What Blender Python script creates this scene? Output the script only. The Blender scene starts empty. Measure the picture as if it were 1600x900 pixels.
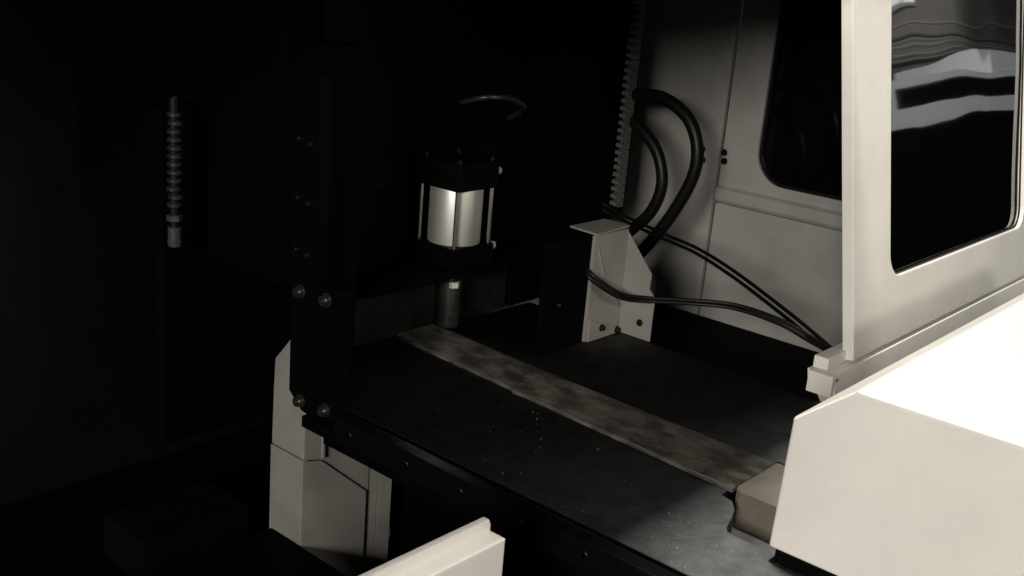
import bpy, bmesh, math, random
from mathutils import Vector, Matrix, noise
random.seed(7)
R = math.radians
S = bpy.context.scene
COL = S.collection

# ------------------------------------------------------------------ camera
cam_d = bpy.data.cameras.new('camera')
cam_d.lens = 38.25; cam_d.sensor_width = 36.0
cam_d.clip_start = 0.02; cam_d.clip_end = 200
cam = bpy.data.objects.new('camera', cam_d); COL.objects.link(cam)
right = Vector((0.6583132, -0.7482318, 0.0822978))
down = Vector((-0.1654625, -0.2504944, -0.9538735))
fwd = Vector((0.7343336, 0.6143304, -0.2887081))
m = Matrix.Identity(4)
for i in range(3):
    m[i][0] = right[i]; m[i][1] = -down[i]; m[i][2] = -fwd[i]
m[2][3] = 0.75
cam.matrix_world = m
S.camera = cam

# ------------------------------------------------------------------ light
w = bpy.data.worlds.new('World'); S.world = w; w.use_nodes = True
w.node_tree.nodes['Background'].inputs[0].default_value = (1.0, 0.95, 0.88, 1)
w.node_tree.nodes['Background'].inputs[1].default_value = 0.012
S.view_settings.view_transform = 'Standard'
S.view_settings.look = 'None'
S.view_settings.exposure = 0.0
S.view_settings.gamma = 1.0


def lamp(name, loc, target, sx, sy, power, col):
    d = bpy.data.lights.new(name, 'AREA'); d.shape = 'RECTANGLE'
    d.size = sx; d.size_y = sy; d.energy = power; d.color = col
    o = bpy.data.objects.new(name, d); COL.objects.link(o)
    o.location = loc
    o.rotation_euler = (Vector(target) - Vector(loc)).to_track_quat('-Z', 'Y').to_euler()
    return o


lamp('overhead_lamp', (1.46, 0.90, 3.2), (1.46, 0.80, 0), 0.28, 0.28, 146, (1.0, 0.97, 0.91))
lamp('hall_lamp', (-3.2, -1.0, 1.62), (1.9, 1.0, 0.1), 1.0, 0.8, 222, (1.0, 0.97, 0.92))
lamp('hall_lamp', (0.5, -4.6, 2.65), (1.5, 1.3, 0.1), 1.4, 0.5, 88, (1.0, 0.97, 0.92))
lamp('aisle_fill', (7.0, 0.9, 4.2), (9.5, -1.8, 0.5), 4.0, 0.6, 620, (0.95, 0.97, 1.0))  # unseen fill light, added to brighten the mirrored opposite machine

lamp('hall_wall_fill', (21, -4.5, 6.2), (21, -7, 2.0), 8.0, 0.5, 330, (1.0, 0.97, 0.92))  # added fill, no visible source: lifts the hall wall in the pane's reflection

# ------------------------------------------------------------------ materials
def mat(name, base, rough=0.5, metal=0.0, spec=0.5, var=0.0, scale=6.0, bump=0.0, bscale=60.0, alt=None, rvar=0.0, stretch=None):
    mt = bpy.data.materials.new(name); mt.use_nodes = True
    nt = mt.node_tree; b = nt.nodes['Principled BSDF']
    b.inputs['Base Color'].default_value = (*base, 1)
    b.inputs['Roughness'].default_value = rough
    b.inputs['Metallic'].default_value = metal
    b.inputs['Specular IOR Level'].default_value = spec
    tc = nt.nodes.new('ShaderNodeTexCoord')
    src = tc.outputs['Object']
    if stretch:
        mp = nt.nodes.new('ShaderNodeMapping'); mp.inputs['Scale'].default_value = stretch
        nt.links.new(src, mp.inputs[0]); src = mp.outputs[0]
    if var or alt or rvar:
        n = nt.nodes.new('ShaderNodeTexNoise'); n.inputs['Scale'].default_value = scale
        n.inputs['Detail'].default_value = 8; n.inputs['Roughness'].default_value = 0.62
        nt.links.new(src, n.inputs['Vector'])
        if var or alt:
            cr = nt.nodes.new('ShaderNodeValToRGB')
            a = tuple(c * (1 - var) for c in base) if not alt else base
            z = tuple(min(1, c * (1 + var)) for c in base) if not alt else alt
            cr.color_ramp.elements[0].position = 0.42 if alt else 0.34; cr.color_ramp.elements[1].position = 0.62 if alt else 0.68
            cr.color_ramp.elements[0].color = (*a, 1); cr.color_ramp.elements[1].color = (*z, 1)
            nt.links.new(n.outputs['Fac'], cr.inputs[0]); nt.links.new(cr.outputs[0], b.inputs['Base Color'])
        if rvar:
            mr = nt.nodes.new('ShaderNodeMapRange')
            mr.inputs['To Min'].default_value = max(0.02, rough - rvar); mr.inputs['To Max'].default_value = rough + rvar
            nt.links.new(n.outputs['Fac'], mr.inputs[0]); nt.links.new(mr.outputs[0], b.inputs['Roughness'])
    if bump:
        n2 = nt.nodes.new('ShaderNodeTexNoise'); n2.inputs['Scale'].default_value = bscale
        n2.inputs['Detail'].default_value = 6
        nt.links.new(src, n2.inputs['Vector'])
        bp = nt.nodes.new('ShaderNodeBump'); bp.inputs['Strength'].default_value = bump; bp.inputs['Distance'].default_value = 0.002
        nt.links.new(n2.outputs['Fac'], bp.inputs['Height']); nt.links.new(bp.outputs[0], b.inputs['Normal'])
    return mt


M = {}
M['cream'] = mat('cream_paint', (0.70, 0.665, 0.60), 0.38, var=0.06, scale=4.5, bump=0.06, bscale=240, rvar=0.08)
M['cream_in_shade'] = mat('cream_paint_in_shade', (0.315, 0.30, 0.275), 0.33, var=0.16, scale=4.0, bump=0.08, bscale=90, rvar=0.14)  # same cream, colour darkened to stand in for weaker light inside
M['cream_deep_shade'] = mat('cream_paint_deep_shade', (0.205, 0.191, 0.17), 0.42, var=0.12, scale=9.0, bump=0.08, bscale=120, rvar=0.1)  # cream of the guards with the interior shade put into its colour
M['black'] = mat('matt_black_paint', (0.0013, 0.0013, 0.0012), 0.65, spec=0.03, bump=0.1, bscale=90)
M['beam'] = mat('scuffed_black_paint', (0.010, 0.0097, 0.009), 0.42, spec=0.15, var=0.5, scale=20, bump=0.2, bscale=90)
M['edge'] = mat('oily_edge_paint', (0.0022, 0.0022, 0.002), 0.3, spec=0.22, bump=0.1, bscale=120)
M['black_soft'] = mat('satin_black_paint', (0.0016, 0.0016, 0.0015), 0.5, spec=0.05, var=0.5, scale=14, bump=0.1, bscale=120)
M['charcoal'] = mat('charcoal_paint', (0.0032, 0.0032, 0.0031), 0.5, spec=0.06, var=0.3, scale=5, bump=0.1, bscale=80)
M['wall_dark'] = mat('dark_inner_wall', (0.0028, 0.0028, 0.0027), 0.55, spec=0.15, var=0.5, scale=1.6, bump=0.05, bscale=30)
M['table'] = mat('dark_oiled_steel', (0.10, 0.102, 0.102), 0.45, metal=0.95, alt=(0.17, 0.172, 0.17), scale=26, bump=0.35, bscale=180, rvar=0.12)
M['bar'] = mat('rusty_oily_bar', (0.042, 0.0375, 0.031), 0.38, spec=0.4, alt=(0.122, 0.107, 0.086), scale=24, bump=0.9, bscale=70, rvar=0.15, stretch=(1.0, 0.65, 1))
M['ground_steel'] = mat('ground_steel', (0.30, 0.30, 0.295), 0.38, metal=0.8, var=0.25, scale=30, bump=0.2, bscale=160)
M['alu'] = mat('anodised_aluminium', (0.76, 0.73, 0.67), 0.40, metal=0.82, var=0.04, scale=20, bump=0.05, bscale=300, stretch=(1, 1, 0.05))
M['chrome'] = mat('bright_steel', (0.72, 0.70, 0.66), 0.22, metal=1.0, var=0.08, scale=60)
M['nickel'] = mat('nickel_plate', (0.70, 0.67, 0.62), 0.35, metal=0.5, var=0.1, scale=60)
M['gland'] = mat('gland_metal', (0.08, 0.077, 0.072), 0.34, metal=0.5, var=0.2, scale=80)
M['bolt_dark'] = mat('oily_black_bolt', (0.010, 0.0095, 0.009), 0.4, metal=0.8)
M['dark_steel'] = mat('dark_steel', (0.10, 0.095, 0.085), 0.36, metal=0.85, var=0.3, scale=40, bump=0.2, bscale=200)
M['bolt'] = mat('blackened_bolt', (0.10, 0.095, 0.088), 0.34, metal=0.9, var=0.25, scale=60)
M['rubber'] = mat('black_rubber', (0.0045, 0.0043, 0.004), 0.42, spec=0.22, bump=0.1, bscale=200)
M['chain'] = mat('grey_chain_plastic', (0.095, 0.09, 0.083), 0.5, spec=0.2, var=0.2, scale=20)
M['black_glass'] = mat('tinted_pane', (0.002, 0.002, 0.002), 0.06, spec=0.5, rvar=0.03, scale=5)
M['chip'] = mat('metal_chip', (0.36, 0.35, 0.33), 0.4, metal=0.6)
g = bpy.data.materials.new('smoked_acrylic'); g.use_nodes = True
b = g.node_tree.nodes['Principled BSDF']
b.inputs['Base Color'].default_value = (0.0015, 0.0015, 0.0015, 1)
b.inputs['Roughness'].default_value = 0.03; b.inputs['IOR'].default_value = 1.62
M['acrylic'] = g
M['hall_floor'] = mat('hall_floor_paint', (0.035, 0.035, 0.033), 0.5, spec=0.3, var=0.3, scale=1.0, bump=0.1, bscale=20)
M['hall_wall'] = mat('hall_wall_paint', (0.50, 0.48, 0.45), 0.7, var=0.2, scale=0.8)
M['hall_white'] = mat('pale_machine_paint', (0.74, 0.74, 0.73), 0.4, var=0.05, scale=1.0)
e = bpy.data.materials.new('lit_window'); e.use_nodes = True
b = e.node_tree.nodes['Principled BSDF']
b.inputs['Base Color'].default_value = (0.8, 0.82, 0.85, 1)
b.inputs['Emission Color'].default_value = (0.92, 0.96, 1.0, 1); b.inputs['Emission Strength'].default_value = 2.6
M['lit_window'] = e


def oily_steel(name, lo, hi, rough, diff):
    mt = bpy.data.materials.new(name); mt.use_nodes = True
    nt = mt.node_tree; nt.nodes.remove(nt.nodes['Principled BSDF'])
    N = lambda t: nt.nodes.new(t)
    tc = N('ShaderNodeTexCoord'); n = N('ShaderNodeTexNoise'); n.inputs['Scale'].default_value = 24; n.inputs['Detail'].default_value = 8
    n.inputs['Roughness'].default_value = 0.65
    nt.links.new(tc.outputs['Object'], n.inputs['Vector'])
    cr = N('ShaderNodeValToRGB'); cr.color_ramp.elements[0].position = 0.33; cr.color_ramp.elements[1].position = 0.68
    cr.color_ramp.elements[0].color = (*lo, 1); cr.color_ramp.elements[1].color = (*hi, 1)
    nt.links.new(n.outputs['Fac'], cr.inputs[0])
    gl = N('ShaderNodeBsdfAnisotropic'); gl.distribution = 'BECKMANN'; gl.inputs['Roughness'].default_value = rough
    nt.links.new(cr.outputs[0], gl.inputs['Color'])
    df = N('ShaderNodeBsdfDiffuse'); df.inputs['Color'].default_value = (*diff, 1)
    n2 = N('ShaderNodeTexNoise'); n2.inputs['Scale'].default_value = 170; n2.inputs['Detail'].default_value = 5
    nt.links.new(tc.outputs['Object'], n2.inputs['Vector'])
    bp = N('ShaderNodeBump'); bp.inputs['Strength'].default_value = 0.12; bp.inputs['Distance'].default_value = 0.002
    nt.links.new(n2.outputs['Fac'], bp.inputs['Height'])
    nt.links.new(bp.outputs[0], gl.inputs['Normal']); nt.links.new(bp.outputs[0], df.inputs['Normal'])
    ad = N('ShaderNodeAddShader'); nt.links.new(gl.outputs[0], ad.inputs[0]); nt.links.new(df.outputs[0], ad.inputs[1])
    nt.links.new(ad.outputs[0], nt.nodes['Material Output'].inputs['Surface'])
    return mt


M['table'] = oily_steel('dark_oiled_steel', (0.092, 0.093, 0.093), (0.158, 0.159, 0.158), 0.88, (0.001, 0.001, 0.001))

# ------------------------------------------------------------------ builders
def link(name, me, mt, parent=None, smooth=False):
    o = bpy.data.objects.new(name, me); COL.objects.link(o)
    if mt is not None:
        me.materials.append(M[mt] if isinstance(mt, str) else mt)
    if parent is not None:
        o.parent = parent
    if smooth:
        for p in me.polygons: p.use_smooth = True
    return o


def from_bm(name, bm, mt, parent=None, smooth=False):
    bmesh.ops.recalc_face_normals(bm, faces=bm.faces)
    me = bpy.data.meshes.new(name); bm.to_mesh(me); bm.free()
    return link(name, me, mt, parent, smooth)


def bev(bm, r, seg=2, edges=None):
    if r > 0:
        bmesh.ops.bevel(bm, geom=list(edges or bm.edges), offset=r, segments=seg, profile=0.7, affect='EDGES', clamp_overlap=True)


def add_box(bm, x0, x1, y0, y1, z0, z1):
    v = [bm.verts.new(p) for p in ((x0, y0, z0), (x1, y0, z0), (x1, y1, z0), (x0, y1, z0), (x0, y0, z1), (x1, y0, z1), (x1, y1, z1), (x0, y1, z1))]
    for f in ((3, 2, 1, 0), (4, 5, 6, 7), (0, 1, 5, 4), (1, 2, 6, 5), (2, 3, 7, 6), (3, 0, 4, 7)):
        bm.faces.new([v[i] for i in f])


def box(name, x0, x1, y0, y1, z0, z1, mt, parent=None, r=0.002, seg=2):
    bm = bmesh.new(); add_box(bm, x0, x1, y0, y1, z0, z1); bev(bm, r, seg)
    return from_bm(name, bm, mt, parent)


def prism(name, pts, d, mt, parent=None, r=0.0015, seg=2):
    """pts: 3D polygon, d: extrusion vector"""
    bm = bmesh.new(); d = Vector(d)
    a = [bm.verts.new(p) for p in pts]; c = [bm.verts.new(Vector(p) + d) for p in pts]
    bm.faces.new(a); bm.faces.new(list(reversed(c)))
    n = len(pts)
    for i in range(n):
        bm.faces.new((a[i], c[i], c[(i + 1) % n], a[(i + 1) % n]))
    bmesh.ops.recalc_face_normals(bm, faces=bm.faces)
    bev(bm, r, seg)
    return from_bm(name, bm, mt, parent)


def basis(axis):
    a = Vector(axis).normalized()
    u = a.cross(Vector((0, 0, 1)) if abs(a.z) < 0.9 else Vector((1, 0, 0))).normalized()
    return a, u, a.cross(u)


def lathe_bm(bm, o, axis, prof, n=24):
    """prof: list of (distance along axis, radius)"""
    a, u, v = basis(axis); o = Vector(o); rings = []
    for (h, r) in prof:
        if r <= 1e-6:
            rings.append([bm.verts.new(o + a * h)])
        else:
            rings.append([bm.verts.new(o + a * h + (u * math.cos(2 * math.pi * k / n) + v * math.sin(2 * math.pi * k / n)) * r) for k in range(n)])
    for A, B in zip(rings, rings[1:]):
        for k in range(n):
            q = [A[k % len(A)], A[(k + 1) % len(A)], B[(k + 1) % len(B)], B[k % len(B)]]
            q = list(dict.fromkeys(q))
            if len(q) > 2: bm.faces.new(q)


def autosmooth(o, ang=35):
    me = o.data
    for p in me.polygons: p.use_smooth = True
    bm = bmesh.new(); bm.from_mesh(me)
    for e_ in bm.edges:
        if len(e_.link_faces) == 2 and e_.calc_face_angle(0) > R(ang): e_.smooth = False
    bm.to_mesh(me); bm.free()
    return o


def lathe(name, o, axis, prof, mt, parent=None, n=24):
    bm = bmesh.new(); lathe_bm(bm, o, axis, prof, n)
    return autosmooth(from_bm(name, bm, mt, parent))


def spline(pts, k=8):
    P = [Vector(p) for p in pts]; P = [2 * P[0] - P[1]] + P + [2 * P[-1] - P[-2]]; out = []
    for i in range(1, len(P) - 2):
        for j in range(k):
            t = j / k; a, b_, c, d = P[i - 1], P[i], P[i + 1], P[i + 2]
            out.append(0.5 * ((2 * b_) + (c - a) * t + (2 * a - 5 * b_ + 4 * c - d) * t * t + (3 * b_ - a - 3 * c + d) * t ** 3))
    out.append(P[-2]); return out


def tube_bm(bm, pts, r, n=12):
    P = [Vector(p) for p in pts]; rings = []; u = None
    for i, p in enumerate(P):
        t = (P[min(i + 1, len(P) - 1)] - P[max(i - 1, 0)]).normalized()
        if u is None: u = t.orthogonal().normalized()
        u = (u - t * u.dot(t)).normalized(); v = t.cross(u)
        rings.append([bm.verts.new(p + (u * math.cos(2 * math.pi * k / n) + v * math.sin(2 * math.pi * k / n)) * r) for k in range(n)])
    for A, B in zip(rings, rings[1:]):
        for k in range(n): bm.faces.new((A[k], A[(k + 1) % n], B[(k + 1) % n], B[k]))
    bm.faces.new(list(reversed(rings[0]))); bm.faces.new(rings[-1])


def tube(name, pts, r, mt, parent=None, n=12, smooth_path=True):
    bm = bmesh.new(); tube_bm(bm, spline(pts) if smooth_path else pts, r, n)
    return autosmooth(from_bm(name, bm, mt, parent), 60)


def holed(name, outer, inner, thick, mt, parent, place, r=0.001):
    """sheet with a cut-out: 2D loops, place() maps (u, v, depth) to a point"""
    bm = bmesh.new(); ed = []
    for lp in (outer, inner):
        v = [bm.verts.new((q[0], q[1], -thick / 2)) for q in lp]
        ed += [bm.edges.new((v[i], v[(i + 1) % len(v)])) for i in range(len(v))]
    bmesh.ops.triangle_fill(bm, use_beauty=True, edges=ed, normal=(0, 0, 1))
    g_ = bmesh.ops.extrude_face_region(bm, geom=list(bm.faces))
    bmesh.ops.translate(bm, vec=(0, 0, thick), verts=[q for q in g_['geom'] if isinstance(q, bmesh.types.BMVert)])
    bmesh.ops.recalc_face_normals(bm, faces=bm.faces)
    for v in bm.verts: v.co = place(v.co.x, v.co.y, v.co.z)
    bmesh.ops.recalc_face_normals(bm, faces=bm.faces)
    if r > 0:
        sharp = [e_ for e_ in bm.edges if len(e_.link_faces) == 2 and e_.calc_face_angle(0) > 1.2]
        bev(bm, r, 2, sharp)
    return from_bm(name, bm, mt, parent)


def rrect(x0, x1, y0, y1, rad, n=8):
    rs = rad if isinstance(rad, (list, tuple)) else [rad] * 4; out = []
    for (cx, cy, a0), r in zip((((x0), (y0), 180), ((x1), (y0), 270), ((x1), (y1), 0), ((x0), (y1), 90)), rs):
        sx = 1 if cx == x0 else -1; sy = 1 if cy == y0 else -1
        for k in range(n + 1):
            a = R(a0 + 90 * k / n)
            out.append((cx + sx * r + r * math.cos(a), cy + sy * r + r * math.sin(a)))
    return out


def thing(name, label, cat, loc=(0, 0, 0), group=None):
    o = bpy.data.objects.new(name, None); COL.objects.link(o); o.location = loc
    o.empty_display_size = 0.05
    o['label'] = label; o['category'] = cat
    if group: o['group'] = group
    return o


def tag(o, label, cat, group=None):
    o['label'] = label; o['category'] = cat
    if group: o['group'] = group
    return o


def struct(o):
    o['kind'] = 'structure'; return o


def hexbolt(name, o, axis, r, mt, parent, h=0.009):
    bm = bmesh.new()
    lathe_bm(bm, o, axis, [(0, 0), (0, r * 1.25), (0.0018, r * 1.25), (0.0018, r * 0.98), (h * 0.82, r * 0.98), (h, r * 0.86), (h, r * 0.5), (h - 0.004, r * 0.48), (h - 0.004, 0)], 20)
    return autosmooth(from_bm(name, bm, mt, parent), 30)


# ------------------------------------------------------------------ hall (seen mirrored in the door pane)
struct(box('floor', -8, 34, -9, 6, -1.02, -1.0, 'hall_floor', r=0))
struct(box('wall', -8, 34, -7.2, -7.0, -1.0, 5.0, 'hall_wall', r=0))
hw = thing('window_band', 'bright strip of windows high on the hall wall, mirrored in the door pane', 'window', (20, -6.99, 3.66))
for k in range(14):
    box('pane', k * 0.9 - 10.0 - 0, k * 0.9 - 10.0 + 0.78, -0.02, 0.0, -0.1, 0.9, 'lit_window', hw, r=0)
box('frame', -10.2, 2.6, -0.015, 0.03, -0.18, -0.10, 'hall_white', hw, r=0)
pr_ = thing('pipe_run', 'parallel grey pipes along the hall wall, mirrored in the door pane', 'pipes', (20, -6.8, 2.3))
for zz in (-0.62, -0.42, 0.0, 0.11, 0.27, 0.36, 0.75):
    tube('pipe', [(-11, 0, zz), (12, 0, zz)], 0.028, 'hall_white', pr_, smooth_path=False)
om = thing('opposite_machine', 'long pale machine housing with a dark window strip, mirrored in the door pane', 'machine', (10, -1.6, -1))
box('base', -3.0, 5.0, -0.9, -0.03, 0.0, 1.60, 'black', om, r=0.01)
box('upper_housing', 0.6, 5.0, -0.95, -0.02, 2.006, 2.24, 'hall_white', om, r=0.01)
holed('housing', [(-3.1, 1.62), (5.0, 1.62), (5.0, 2.00), (-3.1, 2.00)], rrect(-1.75, 5.0 - 0.05, 1.78, 1.94, 0.02), 0.05, 'hall_white', om, lambda u, v, d: Vector((u, d - 0.03, v)))
box('pane', -1.8, 4.97, -0.09, -0.062, 1.74, 1.98, 'black_glass', om, r=0)
box('top_cover', -3.1, 5.0, -1.0, -0.14, 1.62, 1.99, 'hall_white', om, r=0.01)

# ------------------------------------------------------------------ enclosure shell
struct(box('inner_wall', -0.6, 3.2, 2.42, 2.46, -1.0, 1.0, 'wall_dark', r=0))
struct(prism('ceiling', [(-0.6, 0.76, 0.963), (1.834, 0.76, 0.963), (1.834, 0.90, 0.963), (3.2, 0.90, 0.963), (3.2, 2.46, 0.963), (-0.6, 2.46, 0.963)], (0, 0, 0.02), 'black', r=0))
hd = box('front_header', 0.2, 1.835, 0.742, 0.86, 0.80, 0.962, 'cream', r=0.003)
tag(hd, 'cream sheet metal rail along the top of the machine opening', 'rail')
struct(box('sump_floor', 0.3, 2.62, 0.80, 2.42, -0.64, -0.62, 'black', r=0))
tr = box('catch_tray', 1.87, 2.588, 0.80, 2.40, -0.66, -0.165, 'black', r=0.004)
tag(tr, 'black catch tray between the table and the cream back wall', 'tray')

# back wall with panels, rib, ledge, window
bw = thing('enclosure_wall', 'cream enclosure wall at the back with a round cornered black window', 'wall panel', (2.6, 1.49, 0))


def BW(o):  # parent keeps world coordinates
    o.location = (-2.6, -1.49, 0); return o


BW(box('panel', 2.600, 2.62, 1.506, 2.42, -0.62, 0.96, 'cream_in_shade', bw))
BW(box('panel', 2.600, 2.62, 0.97, 1.476, -0.62, 0.158, 'cream_in_shade', bw))
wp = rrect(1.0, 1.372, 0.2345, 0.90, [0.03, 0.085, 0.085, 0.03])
BW(holed('window_panel', [(0.97, 0.2), (1.476, 0.2), (1.476, 0.96), (0.97, 0.96)], wp, 0.018, 'cream_in_shade', bw, lambda u, v, d: Vector((2.61 + d, u, v))))
BW(prism('ledge', [(2.604, 0.97, 0.2085), (2.586, 0.97, 0.200), (2.586, 0.97, 0.172), (2.592, 0.97, 0.163), (2.604, 0.97, 0.163)], (0, 0.504, 0), 'cream_in_shade', bw, r=0.002))
BW(box('rib', 2.588, 2.604, 1.480, 1.500, -0.62, 0.96, 'cream_in_shade', bw, r=0.003))
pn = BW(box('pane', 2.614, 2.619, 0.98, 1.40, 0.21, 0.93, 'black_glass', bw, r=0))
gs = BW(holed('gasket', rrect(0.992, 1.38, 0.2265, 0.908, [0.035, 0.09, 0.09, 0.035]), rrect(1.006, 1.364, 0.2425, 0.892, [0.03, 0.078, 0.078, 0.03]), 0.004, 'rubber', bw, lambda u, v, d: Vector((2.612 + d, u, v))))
for (yy, zz) in ((1.538, 0.295), (1.533, 0.265), (1.470, 0.297), (1.466, 0.274)):
    BW(hexbolt('bolt', (2.6, yy, zz), (-1, 0, 0), 0.0075, 'rubber', bw, 0.008))

# ------------------------------------------------------------------ sliding door, leaning back
LEAN = R(10.5)
dr = thing('sliding_door', 'cream sliding door with a large smoked pane mirroring the hall', 'door', (1.897, 0.739, 0.082))
dr.rotation_euler = (-LEAN, 0, 0)
win = rrect(0.172, 1.010, 0.130, 0.905, 0.05, 8)
holed('frame', [(0.001, 0.001), (1.25, 0.001), (1.25, 1.0), (0.001, 1.0)], win, 0.022, 'cream', dr, lambda u, v, d: Vector((u, 0.012 + d, v)), r=0.002)
# pane with the slight waviness of real acrylic sheet
bm = bmesh.new(); NU, NV = 64, 140; gr = []
for i in range(NU + 1):
    row = []
    for j in range(NV + 1):
        u = 0.158 + 0.866 * i / NU; v = 0.118 + 0.80 * j / NV
        d = 0.0034 * noise.noise(Vector((u * 2.5 + 4.1, v * 2.6, 0.3))) + 0.00022 * noise.noise(Vector((u * 2.4, v * 17.0, 7.7))) + 0.0004 * noise.noise(Vector((u * 6.5, v * 6.0, 2.1)))
        row.append(bm.verts.new((u, 0.016 + d, v)))
    gr.append(row)
for i in range(NU):
    for j in range(NV):
        bm.faces.new((gr[i][j], gr[i + 1][j], gr[i + 1][j + 1], gr[i][j + 1]))
geo = bmesh.ops.extrude_face_region(bm, geom=list(bm.faces))
bmesh.ops.translate(bm, vec=(0, 0.004, 0), verts=[q for q in geo['geom'] if isinstance(q, bmesh.types.BMVert)])
autosmooth(from_bm('pane', bm, 'acrylic', dr), 40)
holed('gasket', rrect(0.166, 1.016, 0.124, 0.911, 0.056, 8), rrect(0.1755, 1.0065, 0.1335, 0.9015, 0.0465, 8), 0.004, 'rubber', dr, lambda u, v, d: Vector((u, 0.012 + d, v)), r=0.0005)

sl = thing('door_sill', 'cream door sill under the sliding door with a raised lip at its end', 'sill', (1.73, 0.73, 0.03))


def SL(o):
    o.location = (-1.73, -0.73, -0.03); return o


SL(prism('rail', [(1.811, 0.729, 0.036), (1.84, 0.728, 0.030), (1.89, 0.712, -0.05), (3.2, 0.712, -0.05), (3.2, 0.737, 0.074), (1.811, 0.737, 0.074)], (0, 0.053, 0), 'cream', sl, r=0.002))
SL(box('rail_end', 1.797, 1.8105, 0.732, 0.780, 0.036, 0.0765, 'cream', sl, r=0.002))
SL(box('lip', 1.824, 3.2, 0.757, 0.786, 0.0745, 0.098, 'cream', sl, r=0.003))
SL(box('skirt', 1.88, 3.2, 0.772, 0.79, -0.62, -0.052, 'black_soft', sl, r=0.003))
SL(lathe('rivet', (1.822, 0.7348, 0.064), (0, -1, -0.2), [(0, 0.004), (0.0015, 0.0036), (0.002, 0)], 'bolt', sl, 12))

# ------------------------------------------------------------------ control cabinet (right foreground)
cc = thing('control_cabinet', 'large cream cabinet with a bright top and cut corner in the right foreground', 'cabinet', (1.25, 0.0, 0.02))


def CC(o):
    o.location = (-1.25, 0, -0.02); return o


CC(prism('body', [(1.25, -0.6, 0.021), (1.25, 0.557, 0.021), (1.25, 0.553, 0.211), (1.25, 0.476, 0.275), (1.25, -0.6, 0.275)], (1.3, 0, 0), 'cream', cc, r=0.006, seg=3))
CC(box('plinth', 1.254, 2.5, -0.58, 0.548, -0.99, 0.020, 'black_soft', cc, r=0.003))

# ------------------------------------------------------------------ low front panel (bottom middle)
fp = thing('machine_apron', 'low cream front panel with a folded top lip at the bottom edge', 'panel', (0.5, 0.71, -1))


def FP(o):
    o.location = (-0.5, -0.71, 1); return o


FP(box('sheet', -0.6, 0.865, 0.700, 0.745, -0.99, 0.1155, 'cream', fp, r=0.004, seg=3))
FP(prism('lip', [(-0.6, 0.722, 0.114), (0.862, 0.722, 0.114), (0.862, 0.722, 0.124), (0.859, 0.722, 0.132), (-0.6, 0.722, 0.132)], (0, 0.010, 0), 'cream', fp, r=0.002))

# ------------------------------------------------------------------ table
tb = thing('saw_table', 'dark oiled steel machine table with a pocket cut near the cabinet', 'table', (1.5, 1.0, -0.06))


def TB(o):
    o.location = (-1.5, -1.0, 0.06); return o


out = [(1.135, 0.30), (1.275, 0.30), (1.275, 0.622), (1.279, 0.634), (1.290, 0.641), (1.313, 0.648), (1.345, 0.660), (1.366, 0.676), (1.372, 0.70), (1.55, 0.70), (1.55, 0.30), (1.86, 0.30), (1.86, 1.50), (1.20, 1.50), (1.135, 1.40)]
TB(prism('table_top', [(x, y, -0.05) for x, y in out], (0, 0, 0.05), 'table', tb, r=0.0012, seg=1))
TB(box('pocket_floor', 1.12, 1.70, 0.30, 0.72, -0.064, -0.0535, 'ground_steel', tb, r=0))
TB(box('groove', 1.086, 1.134, 0.30, 1.29, -0.05, -0.022, 'black_soft', tb, r=0.001))
TB(box('edge_bar', 1.060, 1.0855, 0.30, 1.234, -0.016, 0.026, 'edge', tb, r=0.0025))
for yy in (1.208, 1.076, 0.961, 0.845, 0.73, 0.615):
    TB(hexbolt('bolt', (1.060, yy * 0.99, 0.007), (-1, 0, 0), 0.0075, 'bolt_dark', tb, 0.004))
TB(box('bar_end', 1.0615, 1.0855, 1.2355, 1.318, -0.022, -0.002, 'black', tb, r=0.002))
TB(box('base', 1.38, 1.80, 0.84, 1.56, -0.62, -0.052, 'black', tb, r=0.004))
TB(box('base_foot', 1.14, 1.80, 0.76, 0.835, -0.62, -0.054, 'black', tb, r=0.004))
for k in range(5):
    TB(lathe('screw', (1.132 + k * 0.0155, 0.883 - 0.001 * k, -0.1), (0, -0.4, 1), [(0, 0), (0, 0.0035), (0.004, 0.0035), (0.005, 0)], 'bolt', tb, 10))
TB(box('screw_rail', 1.11, 1.21, 0.876, 0.90, -0.13, -0.1, 'black', tb, r=0.002))

# chips scattered on the table top
bm = bmesh.new()
for k in range(680):
    if k < 420: x, y = random.uniform(1.14, 1.32), random.uniform(0.45, 0.72)
    elif k < 620: x, y = random.uniform(1.14, 1.40), random.uniform(0.66, 1.20)
    else: x, y = random.uniform(1.14, 1.85), random.uniform(0.62, 1.45)
    if x > 1.262 and y < 0.70: continue
    if 1.38 < x < 1.56: continue
    s = random.choice((0.0003, 0.0003, 0.0004, 0.0005, 0.0006, 0.0007, 0.0009)); a = random.uniform(0, 6.28)
    pts = [(x + s * 1.6 * math.cos(a), y + s * 1.6 * math.sin(a), 0.0003), (x + s * math.cos(a + 2.0), y + s * math.sin(a + 2.0), 0.0003), (x + s * math.cos(a + 4.2), y + s * math.sin(a + 4.2), 0.0005)]
    v = [bm.verts.new(p) for p in pts] + [bm.verts.new((x, y, 0.0003 + s * random.uniform(0.5, 1.2)))]
    for f in ((0, 1, 3), (1, 2, 3), (2, 0, 3), (2, 1, 0)): bm.faces.new([v[i] for i in f])
ch = TB(from_bm('metal_chips', bm, 'chip', tb)); ch['kind'] = 'stuff'

# ------------------------------------------------------------------ flat bar lying along the table
sb = thing('steel_bar', 'worn brown flat steel bar running the length of the dark table', 'bar', (1.48, 1.0, 0))


def SB(o):
    o.location = (-1.48, -1.0, 0); return o


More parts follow.
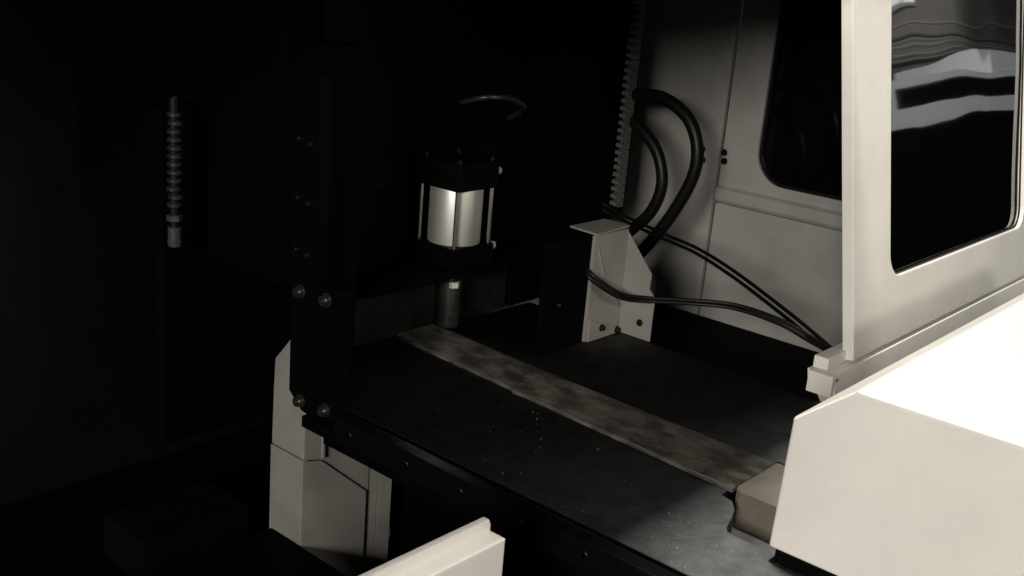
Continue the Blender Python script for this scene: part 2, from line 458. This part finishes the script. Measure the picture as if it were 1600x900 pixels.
bm = bmesh.new(); rows = []; ys = [0.69 + 0.01 * k for k in range(82)]; NX = 14
for y in ys:
    t = (y - 0.69) / 0.8
    xl = 1.389 + 0.026 * min(t / 0.55, 1) + 0.020 * max(0, (t - 0.6) / 0.4) + 0.0022 * noise.noise(Vector((0, y * 34, 0)))
    if y > 1.165: xl += 0.007
    xr = 1.526 + 0.028 * t * t + 0.0016 * noise.noise(Vector((5, y * 28, 0)))
    row = []
    for i in range(NX + 1):
        x = xl + (xr - xl) * i / NX
        z = 0.0085 + 0.0011 * noise.noise(Vector((x * 30, y * 22, 1))) + 0.0005 * noise.noise(Vector((x * 90, y * 80, 4)))
        if i in (0, NX): z -= 0.0018
        row.append(bm.verts.new((x, y, z)))
    rows.append([bm.verts.new((xl - 0.0006, y, 0.0006))] + row + [bm.verts.new((xr + 0.0006, y, 0.0006))])
for A, B in zip(rows, rows[1:]):
    for i in range(len(A) - 1): bm.faces.new((A[i], A[i + 1], B[i + 1], B[i]))
    bm.faces.new((A[-1], A[0], B[0], B[-1]))
bm.faces.new(rows[0]); bm.faces.new(list(reversed(rows[-1])))
class P3:
    def __init__(s, v): s.x, s.y, s.z = v.co
EDGE = [[None, P3(r[1])] for r in rows]
autosmooth(SB(from_bm('strip', bm, 'bar', sb)), 50)
blk = [(1.526, 0.34), (1.526, 0.6885), (1.400, 0.6885), (1.391, 0.685), (1.387, 0.677), (1.385, 0.34)]
M['block'] = mat('tan_worn_block', (0.135, 0.116, 0.093), 0.5, spec=0.3, var=0.15, scale=18, bump=0.25, bscale=120)
SB(tube('edge_glint', [(r[1].x - 0.0004, r[1].y, r[1].z + 0.0002) for r in EDGE], 0.0011, 'ground_steel', sb, 6, False))  # bright steel thread imitating the highlight along the bar's edge
SB(prism('end_block', [(x, y, -0.053) for x, y in blk], (0, 0, 0.062), 'block', sb, r=0.002))

# ------------------------------------------------------------------ clamp bridge across the table
cb = thing('clamp_bridge', 'black clamp bridge spanning the table with bolted side bracket', 'bridge', (1.5, 1.5, 0))


def CB(o):
    o.location = (-1.5, -1.5, 0); return o


CB(box('beam', 1.25, 1.775, 1.502, 1.56, 0.004, 0.108, 'beam', cb, r=0.002))
CB(box('top_flange', 1.25, 1.775, 1.496, 1.56, 0.110, 0.124, 'beam', cb, r=0.003))
CB(prism('bracket', [(1.065, 1.235, 0.012), (1.065, 1.30, 0.0), (1.065, 1.325, 0.004), (1.065, 1.358, 0.03), (1.065, 1.358, 0.56), (1.065, 1.30, 0.56), (1.065, 1.30, 0.232), (1.065, 1.235, 0.232)], (0.026, 0, 0), 'black', cb, r=0.002))
CB(box('bracket_arm', 1.0935, 1.19, 1.34, 1.39, 0.03, 0.60, 'black', cb, r=0.003))
for (yy, zz) in ((1.333, 0.2095), (1.268, 0.2125), (1.326, 0.021), (1.262, 0.026)):
    CB(hexbolt('bolt', (1.065, yy, zz), (-1, 0, 0), 0.0092, 'bolt', cb, 0.011))
for zz in (0.456, 0.362, 0.278):
    CB(hexbolt('bolt', (1.065, 1.345, zz), (-1, 0, 0), 0.0065, 'bolt_dark', cb, 0.009))
    CB(hexbolt('bolt', (1.065, 1.318, zz - 0.004), (-1, 0, 0), 0.0065, 'bolt_dark', cb, 0.009))
CB(box('cross_head', 1.30, 1.775, 1.435, 1.55, 0.126, 0.146, 'black', cb, r=0.002))
CB(box('post', 1.600, 1.740, 1.256, 1.268, 0.002, 0.232, 'black', cb, r=0.004))
CB(lathe('screw', (1.652, 1.256, 0.098), (0, -1, 0), [(0, 0.004), (0.002, 0.0036), (0.0026, 0)], 'chrome', cb, 12))

# ------------------------------------------------------------------ saw head mass
sh = thing('saw_column', 'big matt black saw head column rising behind the cylinder', 'saw column', (1.7, 1.6, 0.02))


def SH(o):
    o.location = (-1.7, -1.6, -0.02); return o


SH(box('column', 1.20, 2.236, 1.565, 2.3, 0.135, 0.95, 'black', sh, r=0.006))
SH(box('column_base', 1.79, 2.12, 1.502, 1.595, 0.002, 0.134, 'black', sh, r=0.003))
SH(box('inspection_cover', 1.28, 1.46, 1.552, 1.564, 0.30, 0.78, 'black_soft', sh, r=0.004))
SH(box('inspection_cover', 1.86, 2.12, 1.552, 1.564, 0.26, 0.80, 'black', sh, r=0.004))
SH(hexbolt('bolt', (1.30, 1.552, 0.76), (0, -1, 0), 0.006, 'black_soft', sh, 0.006))
SH(hexbolt('bolt', (1.44, 1.552, 0.76), (0, -1, 0), 0.006, 'black_soft', sh, 0.006))

mc = box('motor_cover', 1.093, 1.376, 1.80, 1.87, -0.25, 0.437, 'black', r=0.018, seg=4)
tag(mc, 'black box cover with rounded corners behind the ribbed conduit', 'motor cover')

wr = box('rear_guide_plate', 1.70, 2.10, 1.604, 1.612, -0.30, 0.13, 'cream_deep_shade', r=0.002)
tag(wr, 'cream plate glimpsed low behind the black bridge', 'plate')

# ------------------------------------------------------------------ pneumatic cylinder
CX, CY = 1.566, 1.476
pc = thing('pneumatic_cylinder', 'silver air cylinder with black square end caps and tie rods', 'cylinder', (CX, CY, 0.148))
Z0 = -0.148
RS = 0.046
box('end_cap', -0.058, 0.058, -0.058, 0.058, 0.150 + Z0, 0.193 + Z0, 'black', pc, r=0.003)
top = box('end_cap', -0.058, 0.058, -0.058, 0.058, 0.308 + Z0, 0.362 + Z0, 'black_soft', pc, r=0.003)
lathe('barrel', (0, 0, 0.1935 + Z0), (0, 0, 1), [(0, 0.050), (0, 0.0535), (0.003, 0.054), (0.111, 0.054), (0.114, 0.0535), (0.114, 0.05)], 'alu', pc, 64)
for sx in (-1, 1):
    for sy in (-1, 1):
        rd = lathe('tie_rod', (sx * RS * 1.08, sy * RS * 1.08, 0.193 + Z0), (0, 0, 1), [(0, 0.0042), (0.1148, 0.0042)], 'chrome', pc, 14)
        lathe('nut', (sx * RS, sy * RS, 0.3622 + Z0), (0, 0, 1), [(0, 0.0065), (0.006, 0.0065), (0.006, 0.0038), (0.008, 0.0036), (0.0085, 0)], 'bolt_dark', pc, 6)
for zz in (0.338, 0.181):
    lathe('port_fitting', (0.058, -0.035, zz + Z0), (1, -0.15, 0), [(0, 0.0058), (0.004, 0.0085), (0.009, 0.0085), (0.010, 0.0055), (0.014, 0.0055), (0.016, 0.0088), (0.023, 0.0082), (0.025, 0.004), (0.025, 0)], 'nickel', pc, 16)
rod = lathe('piston_rod', (0, 0, 0.010 + Z0), (0, 0, 1), [(0, 0), (0, 0.021), (0.003, 0.0225), (0.098, 0.0225), (0.1, 0.021), (0.1, 0.012), (0.139, 0.012)], 'dark_steel', pc, 28)
lathe('rod_nut', (-0.006, -0.014, 0.098 + Z0), (0, 0, 1), [(0, 0), (0, 0.0135), (0.011, 0.0135), (0.012, 0.011), (0.012, 0)], 'nickel', pc, 6)

ah = tube('air_hose', [(1.655, 1.566, 0.456), (1.672, 1.52, 0.472), (1.700, 1.50, 0.4745), (1.740, 1.50, 0.469), (1.779, 1.50, 0.454), (1.80, 1.525, 0.436), (1.81, 1.566, 0.415)], 0.006, 'rubber')
M['hose_gloss'] = mat('glossy_hose', (0.016, 0.0155, 0.014), 0.3, spec=0.5)
ah.data.materials[0] = M['hose_gloss']
tag(ah, 'thin black air hose arching above the silver cylinder', 'hose')

# ------------------------------------------------------------------ ribbed conduit hanging at the left
cd = thing('ribbed_conduit', 'grey ribbed cable conduit ending in a metal gland', 'conduit', (1.094, 1.745, 0.18))
M['rib'] = mat('grey_conduit', (0.016, 0.0155, 0.0145), 0.4, spec=0.35, var=0.2, scale=60)
rb0 = lathe('ring', (0, 0, 0.078), (0, 0, 1), [(0, 0.0085), (0.003, 0.0135), (0.0085, 0.0135), (0.0115, 0.0085)], 'rib', cd, 20)
for k in range(1, 12):
    o = rb0.copy(); COL.objects.link(o); o.parent = cd
    o.location = (random.uniform(-0.0004, 0.0004), 0, k * 0.0152)
    o.rotation_euler = (random.uniform(-0.02, 0.02), random.uniform(-0.03, 0.03), 0)
lathe('core', (0, 0, 0.02), (0, 0, 1), [(0, 0.0088), (0.262, 0.0088)], 'rubber', cd, 16)
lathe('gland', (0, 0, 0.005), (0, 0, 1), [(0, 0.008), (0, 0.012), (0.008, 0.0135), (0.013, 0.0135), (0.0145, 0.012), (0.036, 0.0125), (0.0375, 0.009)], 'gland', cd, 24)
lathe('gland_nut', (0, 0, 0.054), (0, 0, 1), [(0, 0.009), (0, 0.0145), (0.010, 0.0145), (0.011, 0.009)], 'gland', cd, 6)

gb = box('charcoal_box', 1.10, 1.37, 1.88, 2.05, -0.615, -0.51, 'charcoal', r=0.004)
tag(gb, 'dim charcoal box low in the dark left of the cream guard', 'box')
tr2 = box('swarf_tray', 0.60, 1.097, 0.78, 1.44, -0.60, -0.277, 'black', r=0.003)
tag(tr2, 'flat black swarf tray hiding the foot of the left cream guard', 'tray')

# ------------------------------------------------------------------ left blade guard, below the bracket
lg = thing('blade_guard', 'cream folded guard below the bracket with a seam across it', 'guard', (1.2, 1.4, -0.62), 'cream blade guards at the two ends of the bridge')


def LG(o):
    o.location = (-1.2, -1.4, 0.62); return o


# upper box: side panel with a slanted top, front strip rounded at its lower end
LG(prism('side_panel', [(1.10, 1.358, -0.1105), (1.10, 1.447, -0.1105), (1.10, 1.445, -0.01), (1.10, 1.442, 0.052), (1.10, 1.395, 0.107), (1.10, 1.358, 0.107)], (0.014, 0, 0), 'cream_deep_shade', lg, r=0.0015))
LG(prism('front_strip', [(1.1005, 1.357, -0.1115), (1.138, 1.357, -0.1215), (1.143, 1.357, -0.113), (1.143, 1.357, -0.004), (1.1005, 1.357, -0.004)], (0, 0.016, 0), 'cream_deep_shade', lg, r=0.0022))
LG(box('edge_return', 1.139, 1.146, 1.354, 1.362, -0.120, -0.004, 'cream_deep_shade', lg, r=0.0025))
# lower box
LG(box('side_panel', 1.099, 1.112, 1.360, 1.449, -0.62, -0.1135, 'cream_deep_shade', lg, r=0.0015))
LG(prism('front_plate', [(1.0995, 1.358, -0.1145), (1.139, 1.358, -0.1245), (1.146, 1.358, -0.129), (1.206, 1.358, -0.182), (1.252, 1.358, -0.222), (1.252, 1.358, -0.62), (1.0995, 1.358, -0.62)], (0, 0.006, 0), 'cream_deep_shade', lg, r=0.0015))
LG(box('back_sheet', 1.142, 1.262, 1.3645, 1.38, -0.62, -0.004, 'cream_deep_shade', lg, r=0.001))
LG(prism('flange', [(1.2625, 1.367, -0.62), (1.2625, 1.367, -0.06), (1.285, 1.364, -0.06), (1.285, 1.364, -0.62)], (0.002, 0.008, 0), 'cream_deep_shade', lg, r=0.001))
LG(prism('flange', [(1.2865, 1.364, -0.62), (1.2865, 1.364, -0.06), (1.318, 1.360, -0.06), (1.318, 1.360, -0.62)], (0, 0.008, 0), 'cream_deep_shade', lg, r=0.001))
LG(prism('tab', [(1.3185, 1.362, -0.322), (1.3235, 1.362, -0.327), (1.3225, 1.362, -0.334), (1.325, 1.362, -0.343), (1.3185, 1.362, -0.352)], (0, 0.006, 0), 'cream_deep_shade', lg, r=0.0008))
LG(prism('clip', [(1.164, 1.368, -0.112), (1.171, 1.368, -0.118), (1.183, 1.368, -0.113), (1.186, 1.368, -0.105), (1.172, 1.368, -0.104)], (0, 0.01, 0), 'rubber', lg, r=0.001))

# ------------------------------------------------------------------ rear blade guard, right of the post
rg = thing('blade_guard', 'cream folded guard with a flat top and slanted side gusset beside the black post', 'guard', (1.8, 1.25, 0), 'cream blade guards at the two ends of the bridge')


def RG(o):
    o.location = (-1.8, -1.25, 0); return o


RG(box('front_plate', 1.744, 1.860, 1.2505, 1.258, 0.001, 0.229, 'cream_deep_shade', rg, r=0.001))
RG(prism('top_plate', [(1.744, 1.247, 0.230), (1.863, 1.252, 0.2325), (1.863, 1.318, 0.2325), (1.744, 1.318, 0.232)], (0, 0, 0.004), 'cream_deep_shade', rg, r=0.001))
RG(prism('gusset', [(1.8605, 1.2495, 0.001), (1.8605, 1.2585, 0.229), (1.8605, 1.182, 0.145), (1.8605, 1.184, 0.113), (1.8605, 1.171, 0.101), (1.8605, 1.1675, 0.086), (1.8605, 1.1675, 0.001)], (0.004, 0, 0), 'cream_deep_shade', rg, r=0.0012))
RG(tube('fold', [(1.757, 1.2500, 0.200), (1.790, 1.2500, 0.130), (1.802, 1.2500, 0.107), (1.856, 1.2495, 0.062)], 0.0028, 'cream_deep_shade', rg, 8, False))
RG(prism('foot', [(1.746, 1.2495, 0.002), (1.746, 1.2495, 0.050), (1.79, 1.2495, 0.034), (1.858, 1.2495, 0.014), (1.858, 1.2495, 0.002)], (0, -0.006, 0), 'cream_deep_shade', rg, r=0.0012))
RG(hexbolt('bolt', (1.789, 1.2435, 0.026), (0, -1, 0), 0.006, 'rubber', rg, 0.007))
RG(hexbolt('bolt', (1.846, 1.2435, 0.010), (0, -1, 0), 0.006, 'rubber', rg, 0.007))
RG(hexbolt('bolt', (1.8605, 1.196, 0.036), (-1, 0, 0), 0.006, 'rubber', rg, 0.006))

# ------------------------------------------------------------------ energy chain on the column
ec = thing('cable_chain', 'grey cable chain of small links hanging beside the black column', 'cable chain', (2.234, 1.54, 0.172))
lk = [(-0.016, 0.0, 0.0055), (-0.002, 0.0, 0.0055), (-0.002, 0.0, 0.0005), (0.017, 0.0, 0.0005), (0.017, 0.0, 0.0178), (-0.002, 0.0, 0.0178), (-0.002, 0.0, 0.0160), (-0.016, 0.0, 0.0150)]
l0 = prism('link', lk, (0, 0.02, 0), 'chain', ec, r=0.0008, seg=1)
for k in range(1, 40):
    o = l0.copy(); COL.objects.link(o); o.parent = ec
    o.location = (random.uniform(-0.0004, 0.0004), 0, k * 0.0184)

# ------------------------------------------------------------------ hoses and cables
h1 = tube('thick_hose', [(2.25, 1.72, 0.41), (2.25, 1.60, 0.445), (2.25, 1.517, 0.458), (2.25, 1.452, 0.457), (2.25, 1.382, 0.421), (2.25, 1.347, 0.360), (2.25, 1.348, 0.285), (2.25, 1.392, 0.184), (2.25, 1.455, 0.087), (2.25, 1.54, -0.02), (2.25, 1.60, -0.16)], 0.0155, 'rubber', n=20)
tag(h1, 'outer thick black hose looping in a wide arc before the cream wall', 'hose', 'thick black hoses by the cable chain')
h2 = tube('thick_hose', [(2.27, 1.70, 0.43), (2.26, 1.60, 0.415), (2.25, 1.517, 0.378), (2.25, 1.456, 0.325), (2.25, 1.432, 0.250), (2.25, 1.455, 0.175), (2.25, 1.512, 0.112), (2.25, 1.58, 0.03), (2.25, 1.62, -0.16)], 0.0150, 'rubber', n=20)
tag(h2, 'inner thick black hose curving tightly beside the cable chain', 'hose', 'thick black hoses by the cable chain')

c1 = [(2.22, 1.61, 0.190), (2.2, 1.57, 0.176), (2.2, 1.518, 0.162), (2.17, 1.353, 0.147), (2.15, 1.249, 0.138), (2.1, 1.116, 0.122), (2.03, 0.949, 0.093), (1.99, 0.86, 0.074), (1.96, 0.799, 0.062), (1.96, 0.77, 0.045)]
c2 = [(1.735, 1.262, 0.160), (1.735, 1.235, 0.143), (1.79, 1.205, 0.108), (1.85, 1.180, 0.095), (1.92, 1.114, 0.093), (1.96, 1.031, 0.098), (1.97, 0.932, 0.093), (1.97, 0.865, 0.077), (1.95, 0.794, 0.063), (1.95, 0.77, 0.045)]


def off(pts, d, amp, ph):
    n = len(pts)
    return [Vector(p) + Vector(d) * (1 if 0 < i < n - 2 else 0.4) + Vector((0, 0, amp * math.sin(ph + i * 1.7))) for i, p in enumerate(pts)]


for (pts, d, lab) in ((c1, (0, 0, 0.0055), 'upper cable of the pair crossing high in front of the cream wall'),
                      (c1, (-0.002, 0.004, -0.0055), 'lower cable of the pair crossing high in front of the cream wall'),
                      (c2, (0, 0, 0.0035), 'upper cable of the sagging pair from the black post to the sill'),
                      (c2, (-0.003, 0.003, -0.004), 'lower cable of the sagging pair from the black post to the sill')):
    o = tube('thin_cable', off(pts, d, 0.0012, random.uniform(0, 6)), 0.0042, 'rubber', n=10)
    tag(o, lab, 'cable', 'thin black cables running to the door sill')
